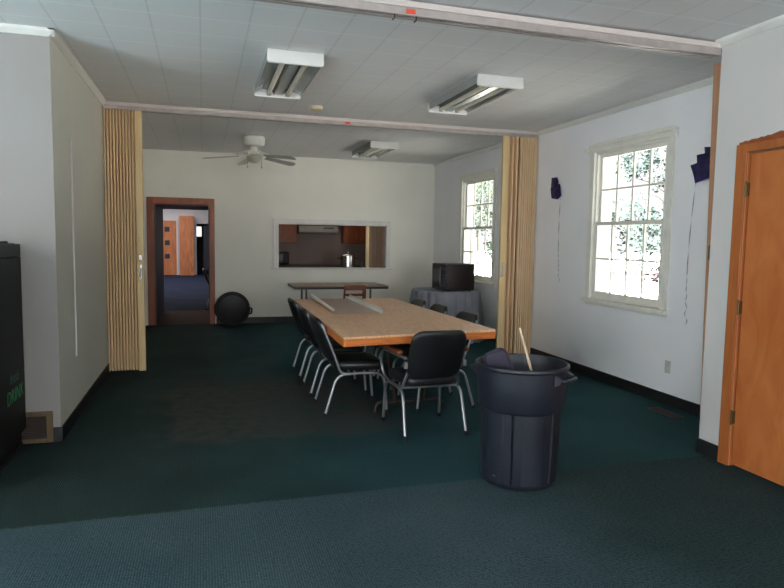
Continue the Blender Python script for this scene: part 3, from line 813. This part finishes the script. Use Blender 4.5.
# ---------------------------------------------------------------- chairs
def make_chair(label, arms=False):
    t = thing('armchair' if arms else 'dining_chair', label, 'chair')
    seat_z = .408
    bm = nb()
    def xs(x, y, d):
        k = 1 + .05 * (y / .2)          # a little wider at the front
        return Vector((x * k, y + .02, seat_z + d - .012 * (y / .2) ** 2 * (1 if y > 0 else .3) + .006 * (x / .2) ** 2))
    padded(bm, .45, .43, .092, .08, xs, .016); obj('seat', bm, M['vinyl'], t, True, 60)
    bm = nb()
    def bpos(z):                           # back line: y at height z
        u = (z - .40) / .42
        return -.165 - .165 * u - .02 * u * (u - 1) * -1
    def xb(x, y, d):
        z = .625 + y
        return Vector((x, bpos(z) + d - .035 * (1 - (x / .22) ** 2) , z + d * .35))
    bh = .38
    padded(bm, .44, bh, .045, .085, xb, .012); obj('backrest', bm, M['vinyl'], t, True, 60)
    for s in (-1, 1):
        bm = nb(); tube(bm, fillet([(s * .245, -.285, .012), (s * .235, -.185, .344), (s * .232, -.02, .352)], .085, 6), .0125, 10)
        lg = obj('leg', bm, M['chrome'], t, True)
        bm = nb(); lathe(bm, [(.014, 0), (.017, .003), (.016, .03), (.012, .034)], 12, (s * .2455, -.287, 0)); obj('foot_cap', bm, M['black_plastic'], lg, True)
        bm = nb(); tube(bm, fillet([(s * .245, .245, .012), (s * .238, .215, .346), (s * .232, .04, .352)], .085, 6), .0125, 10)
        lg = obj('leg', bm, M['chrome'], t, True)
        bm = nb(); lathe(bm, [(.014, 0), (.017, .003), (.016, .03), (.012, .034)], 12, (s * .2452, .2452, 0)); obj('foot_cap', bm, M['black_plastic'], lg, True)
    bm = nb()
    for s in (-1, 1): tube(bm, [(s * .232, -.05, .352), (s * .232, .06, .352)], .0125, 10)
    for y in (-.12, .14): tube(bm, [(-.232, y, .352), (.232, y, .352)], .010, 8)
    obj('seat_frame', bm, M['chrome'], t, True)
    bm = nb()
    e1, e2 = (.20, .195) if arms else (.228, .221)
    tube(bm, fillet([(-.232, -.05, .352), (-.232, -.155, .357), (-e1, bpos(.5) + .004, .5), (-e2, bpos(.76) + .004, .76), (-.15, bpos(.79) - .012, .785), (.15, bpos(.79) - .012, .785),
                     (e2, bpos(.76) + .004, .76), (e1, bpos(.5) + .004, .5), (.232, -.155, .357), (.232, -.05, .352)], .04, 5), .0115, 10)
    obj('back_frame', bm, M['chrome'], t, True)
    if arms:
        for s in (-1, 1):
            bm = nb(); tube(bm, fillet([(s * .232, bpos(.60), .60), (s * .275, -.12, .615), (s * .285, .15, .615), (s * .275, .24, .50), (s * .255, .22, .39), (s * .235, .10, .352)], .07, 6), .011, 10)
            ar = obj('arm_frame', bm, M['chrome'], t, True)
            bm = nb(); padded(bm, .05, .37, .028, .022, lambda x, y, d, s=s: Vector((s * (.268 + .02 * (y + .16)) + x, -.03 + y, .640 + d)), .006)
            obj('arm_pad', bm, M['arm_wood'], ar, True)
            bm = nb(); box(bm, s * .235 - .014, s * .235 + .014, bpos(.55) - .03, bpos(.55) + .012, .525, .575, .005); obj('bracket', bm, M['chrome'], ar)
    return t
GC = 'black padded chairs along the long table'
C1 = make_chair('black padded chair on the left side of the long table, nearest the camera')
C1['group'] = GC
C1.location = (1.235, 5.29, 0); C1.rotation_euler = (0, 0, R(-90))
dup(C1, (1.235, 6.00, 0), R(-91), 'black padded chair in the middle of the left side of the long table', GC)
dup(C1, (1.24, 6.77, 0), R(-90), 'black padded chair on the left side of the long table, farthest from the camera', GC)
dup(C1, (1.975, 5.26, 0), R(92), 'black padded chair on the right side of the long table, nearest the camera', GC)
dup(C1, (1.96, 5.96, 0), R(90), 'black padded chair in the middle of the right side of the long table', GC)
dup(C1, (1.955, 6.58, 0), R(90), 'black padded chair on the right side of the long table, nearest the microwave', GC)
CA = make_chair('black padded armchair with brown arm pads at the near end of the long table', True)
CA.location = (1.642, 4.60, 0); CA.rotation_euler = (0, 0, R(2))
ch = dup(C1, (.345, 13.34, 0), R(-90), 'dark chair in the far hall, half hidden by the right side of the back doorway')
del ch['group']

# red-brown wooden chair at the folding table
t = thing('wooden_chair', 'red-brown wooden chair with a rail back at the folding table', 'chair', (2.30, 9.95, 0))
bm = nb(); padded(bm, .40, .38, .04, .05, lambda x, y, d: Vector((x, y, .44 + d)), .01); obj('seat', bm, M['chair_red'], t, True)
for s in (-1, 1):
    bm = nb(); tube(bm, [(s * .175, -.20, .0), (s * .17, -.17, .44), (s * .165, -.23, .73)], [.015, .018, .014], 8); obj('rear_leg', bm, M['chair_red'], t, True)
    bm = nb(); tube(bm, [(s * .175, .17, .0), (s * .17, .16, .43)], [.013, .018], 8); obj('leg', bm, M['chair_red'], t, True)
bm = nb(); box(bm, -.175, .175, -.242, -.222, .655, .735, .008); obj('top_rail', bm, M['chair_red'], t)
bm = nb(); box(bm, -.165, .165, -.225, -.207, .56, .60, .005); obj('back_slat', bm, M['chair_red'], t)
bm = nb()
for s in (-1, 1): tube(bm, [(s * .172, -.18, .2), (s * .172, .165, .2)], .009, 8)
tube(bm, [(-.172, 0, .2), (.172, 0, .2)], .009, 8); obj('stretcher', bm, M['chair_red'], t, True)

# folding table under the hatch
t = thing('folding_table', 'long folding table with dark edge against the back wall under the hatch', 'table', (2.16, 10.22, 0))
bm = nb(); box(bm, -.81, .70, -.44, .36, .702, .718, .003); obj('tabletop', bm, M['fold_top'], t)
bm = nb(); box(bm, -.812, .702, -.443, -.42, .668, .7015, .003); box(bm, -.812, .702, .34, .362, .668, .7015, .003); box(bm, -.812, -.79, -.42, .34, .668, .7015); box(bm, .68, .702, -.42, .34, .668, .7015)
obj('edge_band', bm, M['dark_edge'], t)
for sx in (-.60, .45):
    for sy in (-.26, .22):
        bm = nb(); tube(bm, [(sx, sy, .0), (sx, sy, .70)], .016, 10); obj('leg', bm, M['grey_metal'], t, True)
    bm = nb(); tube(bm, [(sx, -.26, .12), (sx, .22, .12)], .01, 8); obj('stretcher', bm, M['grey_metal'], t, True)

# round-cornered table with skirt and the microwave
t = thing('side_table', 'small table hidden under the grey skirt by the far window', 'table', (3.37, 8.56, 0))
bm = nb(); lathe(bm, [(.42, .72), (.43, .728), (.43, .744), (.42, .752)], 40); obj('tabletop', bm, M['fold_top'], t)
for a in (45, 135, 225, 315):
    bm = nb(); tube(bm, [(.28 * math.cos(R(a)), .28 * math.sin(R(a)), 0), (.28 * math.cos(R(a)), .28 * math.sin(R(a)), .72)], .02, 10); obj('leg', bm, M['grey_metal'], t, True)
bm = nb(); nseg = 256
prof = [(.0, .758), (.25, .7585), (.42, .758), (.452, .752), (.462, .735), (.468, .6), (.478, .35), (.49, .03)]
rings = []
for j, (r, z) in enumerate(prof):
    ring = []
    if r == 0: rings.append([bm.verts.new((0, 0, z))]); continue
    for k in range(nseg):
        a = 2 * PI * k / nseg
        f = 0 if j < 3 else (.003 if j == 3 else .006 + .055 * min(1, (.752 - z) * 3))
        w = math.sin(a * 21 + .9 * math.sin(a * 5)) + .4 * math.sin(a * 9 + 1)
        e = 1 / (abs(math.cos(a)) ** 2.8 + abs(math.sin(a)) ** 2.8) ** (1 / 2.8)
        rr = r * e + f * w * .7
        ring.append(bm.verts.new((rr * math.cos(a), rr * math.sin(a), z)))
    rings.append(ring)
for k in range(nseg): bm.faces.new((rings[0][0], rings[1][k], rings[1][(k + 1) % nseg]))
for a, b in zip(rings[1:], rings[2:]):
    for k in range(nseg): bm.faces.new((a[k], a[(k + 1) % nseg], b[(k + 1) % nseg], b[k]))
cl = obj('table_skirt', bm, M['cloth_grey'], None, True, 80); cl.location = (3.37, 8.56, 0)
tag(cl, 'grey pleated cloth skirt hanging to the floor under the microwave', 'tablecloth')
t = thing('microwave_oven', 'black microwave oven on the grey skirted table by the far window', 'microwave', (3.41, 8.37, .7595), R(4))
t.scale = (1.07, 1.07, 1.07)
bm = nb(); box(bm, -.19, .205, -.215, .215, .012, .355, .008); obj('case', bm, M['appliance_brown'], t, True)
bm = nb(); box(bm, -.212, -.191, -.215, .215, .014, .353, .006); fd = obj('front_panel', bm, M['cooker_black'], t)
bm = nb(); box(bm, -.219, -.2125, -.06, .20, .05, .32, .004); obj('door_window', bm, M['dark_glass'], fd)
bm = nb(); tube(bm, fillet([(-.212, -.09, .06), (-.235, -.09, .07), (-.235, -.09, .30), (-.212, -.09, .31)], .012), .007, 8); obj('handle', bm, M['grey_metal'], fd)
bm = nb()
for k in range(4):
    for j in range(3): box(bm, -.2155, -.2125, -.195 + j * .03, -.175 + j * .03, .06 + k * .045, .09 + k * .045)
box(bm, -.2155, -.2125, -.2, -.11, .27, .31); obj('keypad', bm, M['grey_metal'], fd)
for sx in (-.15, .16):
    for sy in (-.17, .17):
        bm = nb(); lathe(bm, [(.016, .0), (.016, .013)], 10, (sx, sy, 0)); obj('foot', bm, M['black_plastic'], t)

# ---------------------------------------------------------------- trash can and what is in it
CX, CY = 1.868, 3.44
t = thing('trash_can', 'large open black plastic trash can standing in the foreground', 'trash can', (CX, CY, 0), R(-56))
def groove(a, z, r):
    if .03 < z < .46:
        d = abs(((a * 180 / PI) % 60) - 48)
        return -.012 if d < 1.2 else (0.0 if d < 14 else .002)
    return 0
bm = nb()
prof = [(.205, .0), (.222, .006), (.23, .03), (.231, .034), (.237, .20), (.243, .445), (.244, .459), (.257, .468), (.261, .476), (.270, .63), (.275, .705),
        (.281, .709), (.286, .717), (.285, .730), (.278, .736), (.268, .733), (.264, .722), (.254, .58), (.242, .46), (.228, .20), (.215, .03), (.02, .026)]
lathe(bm, prof, 224, mod=groove)
obj('can_body', bm, M['can'], t, True, 30)
for a in (0.0, PI):
    ca, sa = math.cos(a), math.sin(a)
    def W(r, s, z): return (ca * r - sa * s, sa * r + ca * s, z)
    bm = nb()
    tube(bm, fillet([W(.27, -.075, .668), W(.325, -.07, .668), W(.325, .07, .668), W(.27, .075, .668)], .035, 5), .013, 10)
    for s in (-1, 1):
        p = [W(.262, s * .055, .63), W(.262, s * .095, .63), W(.262, s * .095, .70), W(.262, s * .055, .70)]
        p2 = [W(.298, s * .06, .652), W(.298, s * .088, .652), W(.298, s * .088, .684), W(.298, s * .06, .684)]
        va = [bm.verts.new(v) for v in p]; vb = [bm.verts.new(v) for v in p2]
        bm.faces.new(va); bm.faces.new(vb[::-1])
        for k in range(4): bm.faces.new((va[k], va[(k + 1) % 4], vb[(k + 1) % 4], vb[k]))
    obj('handle', bm, M['can'], t, True)
bm = nb()
a = R(-100); lathe(bm, [(.02, -.002), (.018, .0), (.012, .001)], 16); 
bmesh.ops.scale(bm, vec=(.75, .35, 1), verts=bm.verts[:])
bmesh.ops.rotate(bm, cent=(0, 0, 0), matrix=Matrix.Rotation(R(90), 3, 'X'), verts=bm.verts[:])
bmesh.ops.rotate(bm, cent=(0, 0, 0), matrix=Matrix.Rotation(a + R(90), 3, 'Z'), verts=bm.verts[:])
bmesh.ops.translate(bm, vec=(.2345 * math.cos(a), .2345 * math.sin(a), .07), verts=bm.verts[:])
obj('molded_mark', bm, M['grey_metal'], t)['label'] = 'small pale moulded oval near the base'
# black bag material inside
bm = nb(); bmesh.ops.create_icosphere(bm, subdivisions=4, radius=1)
rnd = random.Random(3)
ph = [(Vector((rnd.uniform(-1, 1), rnd.uniform(-1, 1), rnd.uniform(-1, 1))).normalized(), rnd.uniform(4, 11), rnd.uniform(0, 6)) for _ in range(9)]
for v in bm.verts:
    n = v.co.copy(); k = sum(math.sin(n.dot(d) * f + p) for d, f, p in ph) / 9
    v.co = Vector((n.x * .19, n.y * .19, n.z * .16)) * (1 + .2 * k)
o = obj('trash_bag', bm, M['bag'], None, True, 180); o.location = (CX, CY, .34)
tag(o, 'crumpled black trash bag lying inside the trash can', 'bag')
# dark purple padded slab leaning out on the left
bm = nb()
ax = Matrix.Translation((CX - .148, CY - .035, .675)) @ Matrix.Rotation(R(-20), 4, 'Z') @ Matrix.Rotation(R(-24), 4, 'Y') @ Matrix.Rotation(R(8), 4, 'X')
padded(bm, .15, .32, .06, .045, lambda x, y, d: ax @ Vector((x, -d, y)), .014)
tag(obj('padded_cushion', bm, M['purple'], None, True, 60), 'dark purple padded slab sticking out of the left side of the trash can', 'cushion')
bm = nb(); tube(bm, [(CX + .07, CY - .10, .52), (CX - .048, CY - .045, .95)], .0085, 10)
tag(obj('wooden_stick', bm, M['stick'], None, True), 'thin pale wooden stick standing up out of the trash can', 'stick')

# dome lid leaning on the back wall
t = thing('round_bin_cover', 'round black trash can lid leaning on the back wall by the doorway', 'lid', (.452, 10.62, .0))
tilt = Matrix.Translation((0, .03, .287)) @ Matrix.Rotation(R(76), 4, 'X')
bm = nb(); lathe(bm, [(.02, -.035), (.15, -.03), (.235, -.012), (.25, .012), (.272, .014), (.284, .006), (.284, -.012), (.276, -.012), (.27, .004), (.255, .004)][::-1], 48, cap0=False)
bmesh.ops.transform(bm, matrix=tilt, verts=bm.verts[:])
obj('lid_disc', bm, M['black_plastic'], t, True, 35)
bm = nb(); tube(bm, fillet([(.26, -.05, .004), (.312, -.045, .004), (.312, .045, .004), (.26, .05, .004)], .03), .012, 10); bmesh.ops.transform(bm, matrix=tilt @ Matrix.Rotation(R(-8), 4, 'Z'), verts=bm.verts[:])
obj('handle', bm, M['black_plastic'], t, True)

# ---------------------------------------------------------------- drinks cooler at the far left
MX, MY0, MY1 = -1.19, 3.95, 4.845
t = thing('drink_cooler', 'tall black drinks cooler with green lettering at the left edge', 'cooler', (MX - .35, (MY0 + MY1) / 2, 0))
hw, hd = (MY1 - MY0) / 2, .35
bm = nb(); box(bm, -hd, hd - .03, -hw, hw, .03, 1.40, .008); obj('cabinet', bm, M['machine'], t)
bm = nb(); box(bm, hd - .03, hd, -hw, hw, .12, 1.31, .006); dr = obj('door', bm, M['machine'], t)
bm = nb(); box(bm, hd - .03, hd, -hw, hw, 1.315, 1.395, .005); obj('header_panel', bm, M['machine_band'], t)
bm = nb(); box(bm, -hd + .02, hd - .02, -hw + .02, hw - .02, 0.0, .03); obj('plinth', bm, M['dark_edge'], t)
bm = nb(); box(bm, -hd + .05, hd - .06, -hw + .1, hw - .05, 1.40, 1.415, .004); obj('top_plate', bm, M['machine'], t)
def text(name, s, size, loc, m, parent, label=None):
    cu = bpy.data.curves.new(name, 'FONT'); cu.body = s; cu.size = size; cu.extrude = .0008
    cu.align_x = 'LEFT'; cu.shear = .15
    tmp = bpy.data.objects.new('tmp', cu); COL.objects.link(tmp)
    dg = bpy.context.evaluated_depsgraph_get(); dg.update()
    me = bpy.data.meshes.new_from_object(tmp.evaluated_get(dg)); me.name = name
    bpy.data.objects.remove(tmp)
    o = bpy.data.objects.new(name, me); COL.objects.link(o); me.materials.clear(); me.materials.append(m)
    o.parent = parent; o.location = loc; o.rotation_euler = (R(90), 0, R(90))
    if label: o['label'] = label
    return o
text('lettering', 'DRINK', .125, (hd + .001, .02, .375), M['green'], dr, 'green DRINK lettering')
text('lettering', 'fresh', .10, (hd + .001, .10, .50), M['green_dim'], dr, 'dim green script line above')

# return-air grille low on the left front wall
t = thing('return_air_grille', 'wood-framed return air grille low on the wall beside the drinks cooler', 'grille', (-1.205, YN - .013, 0))
bm = nb()
box(bm, -.19, -.155, -.02, 0, .005, .225, .003); box(bm, .14, .18, -.02, 0, .005, .225, .003); box(bm, -.155, .14, -.02, 0, .195, .225, .003); box(bm, -.155, .14, -.02, 0, .005, .035, .003)
obj('frame', bm, M['grille_wood'], t)
bm = nb()
for k in range(9): box(bm, -.155, .14, -.012, -.002, .04 + k * .017, .049 + k * .017)
box(bm, -.155, .14, -.004, 0, .035, .195); obj('louvres', bm, M['grille_dark'], t)

# floor register by the window wall
t = thing('floor_register', 'dark brown floor register by the window wall baseboard', 'floor vent', (3.84, 4.49, 0), R(0))
bm = nb(); box(bm, -.07, .07, -.17, .17, .0005, .006, .002); obj('frame', bm, M['register'], t)
bm = nb()
for k in range(12): box(bm, -.05, .05, -.15 + k * .0262, -.138 + k * .0262, .006, .010)
obj('slats', bm, M['grille_dark'], t)

# outlet plate on the window wall
t = thing('wall_outlet', 'pale electrical outlet plate low on the window wall', 'outlet', (XR, 4.73, .35))
bm = nb(); box(bm, -.006, -.0005, -.036, .036, -.058, .058, .003); obj('plate', bm, M['outlet'], t)
for z in (-.022, .022):
    bm = nb(); box(bm, -.0085, -.006, -.016, .016, z - .014, z + .014, .002); obj('socket', bm, M['outlet'], t)

# ---------------------------------------------------------------- foil decorations with ribbons on the window wall
def decoration(y, z, polys, ribbon, label):
    t = thing('wall_decoration', label, 'decoration', (XR, y, z), 0, 'navy foil wall decorations')
    for i, (pl, off) in enumerate(polys):
        bm = nb(); rr = random.Random(i + int(y * 10))
        c = bm.verts.new((-off - .03, sum(p[0] for p in pl) / len(pl), sum(p[1] for p in pl) / len(pl)))
        ring = []
        for k in range(len(pl)):
            p, q = pl[k], pl[(k + 1) % len(pl)]
            for f in (0, .5):
                ring.append(bm.verts.new((-off - rr.uniform(0, .015), p[0] + (q[0] - p[0]) * f + rr.uniform(-.006, .006), p[1] + (q[1] - p[1]) * f + rr.uniform(-.006, .006))))
        for k in range(len(ring)): bm.faces.new((c, ring[k], ring[(k + 1) % len(ring)]))
        bmesh.ops.solidify(bm, geom=bm.faces[:], thickness=.004)
        obj('foil_square', bm, M['navy'], t)
    bm = nb(); prev = None
    n = len(ribbon)
    for k, (yy, zz) in enumerate(ribbon):
        tw = k * .9 if k > n * .6 else k * .25
        d = Vector((math.sin(tw), math.cos(tw), 0)) * .0035
        p = Vector((-.016, yy, zz)); cur = (bm.verts.new(p + d), bm.verts.new(p - d))
        if prev: bm.faces.new((prev[0], cur[0], cur[1], prev[1]))
        prev = cur
    bmesh.ops.solidify(bm, geom=bm.faces[:], thickness=.001)
    obj('ribbon', bm, M['ribbon'], t)
def ribbon(y0, z0, y1, z1, n=60, curl=.02):
    o = []
    for k in range(n + 1):
        v = k / n
        a = curl * max(0, v - .68) * 3.2 * math.sin(v * 70)
        o.append((y0 + (y1 - y0) * v + .03 * math.sin(v * 3) + a, z0 + (z1 - z0) * v))
    return o
decoration(6.73, 2.11, [([(.14, .125), (.0, .13), (-.02, .05), (-.055, .03), (-.06, -.04), (.06, -.08), (.15, -.03)], .006),
                        ([(.12, .0), (-.08, .03), (-.12, -.10), (-.02, -.14), (.10, -.12)], .016)],
           ribbon(-.09, -.13, -.13, -1.12), 'crumpled navy foil decoration with hanging ribbon, left of the near window')
decoration(4.42, 2.13, [([(.01, .15), (-.16, .15), (-.19, -.04), (-.02, -.02)], .004),
                        ([(.08, .10), (-.12, .11), (-.16, -.08), (.04, -.10)], .018),
                        ([(.12, .01), (-.10, .05), (-.17, -.11), (.06, -.145)], .034)],
           ribbon(.08, -.14, .10, -1.37), 'overlapping navy foil squares with a long curled ribbon, right of the near window')

# ---------------------------------------------------------------- outdoors
bm = nb(); box(bm, XR + .3, 90, -40, 110, -.6, -.5); struct('ground', bm, M['ground'])
def tree(x, y, h, crown, label, m, seed, trunk=.16, low=.12):
    rr = random.Random(seed)
    t = thing('tree', label, 'tree', (x, y, -.5), 0, 'trees outside the windows')
    bm = nb(); tube(bm, [(0, 0, 0), (.1, .05, h * .4), (-.05, .1, h * .85)], [trunk, trunk * .8, trunk * .35], 10)
    for k in range(7):
        a = rr.uniform(0, 6.28); z = h * rr.uniform(.3, .75); l = crown * rr.uniform(.5, .9)
        tube(bm, [(0, 0, z), (math.cos(a) * l * .5, math.sin(a) * l * .5, z + l * .35), (math.cos(a) * l, math.sin(a) * l, z + l * .5)], [trunk * .35, trunk * .22, trunk * .08], 6)
    obj('trunk', bm, M['bark'], t, True)
    bm = nb()
    blobs = [(Vector((rr.uniform(-1, 1) * crown * .75, rr.uniform(-1, 1) * crown * .75, h * rr.uniform(low, .95))), crown * rr.uniform(.3, .55)) for _ in range(22)]
    for c, r in blobs:
        for _ in range(260):
            d = Vector((rr.gauss(0, 1), rr.gauss(0, 1), rr.gauss(0, 1))).normalized() * r * rr.uniform(.5, 1)
            p = c + d; s = rr.uniform(.07, .19)
            u = Vector((rr.gauss(0, 1), rr.gauss(0, 1), rr.gauss(0, 1))).normalized(); v = u.orthogonal().normalized()
            bm.faces.new([bm.verts.new(p + u * s), bm.verts.new(p + v * s * .6), bm.verts.new(p - u * s), bm.verts.new(p - v * s * .6)])
    obj('foliage', bm, m, t)
tree(21.0, 34.0, 9.0, 2.6, 'leafy tree at the left of the near window view', M['leaf'], 1)
tree(27.0, 32.0, 10.0, 3.0, 'blue-green tree in the middle of the near window view', M['leaf_blue'], 2)
tree(31.5, 26.5, 8.5, 2.6, 'leafy tree at the right of the near window view', M['leaf'], 3)
tree(21.0, 49.0, 10.0, 3.2, 'pale tree far beyond the far window', M['leaf'], 4)
def hedge(x, y, label, seed):
    rr = random.Random(seed); bm = nb()
    for _ in range(1500):
        p = Vector((max(-1.7, min(1.7, rr.gauss(0, .8))), max(-.8, min(.8, rr.gauss(0, .4))), min(1.6, abs(rr.gauss(.5, .45))))); s = rr.uniform(.04, .12)
        u = Vector((rr.gauss(0, 1), rr.gauss(0, 1), rr.gauss(0, 1))).normalized(); v = u.orthogonal().normalized()
        bm.faces.new([bm.verts.new(p + u * s), bm.verts.new(p + v * s * .6), bm.verts.new(p - u * s), bm.verts.new(p - v * s * .6)])
    o = obj('shrub', bm, M['shrub']); o.location = (x, y, -.5)
    tag(o, label, 'shrub', 'shrubs outside the windows')
hedge(18.5, 29.0, 'dry shrub at the left foot of the trees in the near window view', 11)
hedge(22.5, 27.0, 'dry shrub at the middle foot of the trees in the near window view', 12)
hedge(26.5, 25.0, 'dry shrub at the right foot of the trees in the near window view', 13)

# ---------------------------------------------------------------- light
w = bpy.data.worlds.new('overcast_sky'); bpy.context.scene.world = w; w.use_nodes = True
N, L = w.node_tree.nodes, w.node_tree.links
bg = N['Background']; tc = N.new('ShaderNodeTexCoord'); sp = N.new('ShaderNodeSeparateXYZ'); L.new(tc.outputs['Generated'], sp.inputs[0])
cr = N.new('ShaderNodeValToRGB'); cr.color_ramp.elements[0].color = (1, .98, .95, 1); cr.color_ramp.elements[1].color = (.72, .84, 1, 1)
L.new(sp.outputs['Z'], cr.inputs['Fac']); L.new(cr.outputs['Color'], bg.inputs['Color']); bg.inputs['Strength'].default_value = 1.3

def area(name, loc, rot, sx, sy, e, col=(1, 1, 1)):
    li = bpy.data.lights.new(name, 'AREA'); li.shape = 'RECTANGLE'; li.size = sx; li.size_y = sy; li.energy = e; li.color = col
    o = bpy.data.objects.new(name, li); COL.objects.link(o); o.location = loc; o.rotation_euler = rot
    return o
def portal(w):
    y0, y1, z0, z1 = w
    o = area('window_portal', (XR + .22, (y0 + y1) / 2, (z0 + z1) / 2), (0, R(90), 0), z1 - z0, y1 - y0, 1)
    o.data.cycles.is_portal = True
    return o
portal(W1); portal(W2)
sun = bpy.data.lights.new('sun', 'SUN'); sun.energy = 545; sun.angle = .02; sun.color = (1, .97, .97)
so = bpy.data.objects.new('sun', sun); COL.objects.link(so); so.rotation_euler = (R(10), R(-42), 0)
# daylight from the tall windows of the near half of the room, behind and left of the camera
area('near_window_light', (1.4, -8.95, 1.55), (R(96), 0, 0), 2.4, 1.7, 300, (1, .99, .98))
area('near_window_light', (-4.45, -5.0, 1.55), (0, R(-115), 0), 1.7, 2.0, 280, (1, .99, .98))
area('near_window_light', (-4.45, 1.5, 1.55), (0, R(-122), 0), 1.7, 1.8, 75, (1, .99, .98))
area('hall_light', (-1.5, 20, H - .05), (0, 0, 0), 3, 8, 200, (1, .97, .96))
area('kitchen_light', (2.3, 12.3, H - .05), (0, 0, 0), 1.2, .3, 6, (1, .9, .78))

# ---------------------------------------------------------------- camera
yaw, pitch, roll, fpx = .290608, .0865554, .0164086, 632.4133
fw = Vector((math.sin(yaw) * math.cos(pitch), math.cos(yaw) * math.cos(pitch), -math.sin(pitch)))
rt = Vector((math.cos(yaw), -math.sin(yaw), 0)); up = rt.cross(fw)
r2 = rt * math.cos(roll) + up * math.sin(roll); u2 = -rt * math.sin(roll) + up * math.cos(roll)
cam = bpy.data.cameras.new('camera'); co = bpy.data.objects.new('camera', cam); COL.objects.link(co)
cam.sensor_width = 36; cam.lens = fpx / 784 * 36; cam.clip_end = 300
mw = Matrix((( r2.x, u2.x, -fw.x, 0), (r2.y, u2.y, -fw.y, 0), (r2.z, u2.z, -fw.z, 1.47), (0, 0, 0, 1)))
co.matrix_world = mw
sc = bpy.context.scene
sc.camera = co
sc.view_settings.view_transform = 'Standard'
sc.view_settings.look = 'None'
sc.view_settings.exposure = 0.09
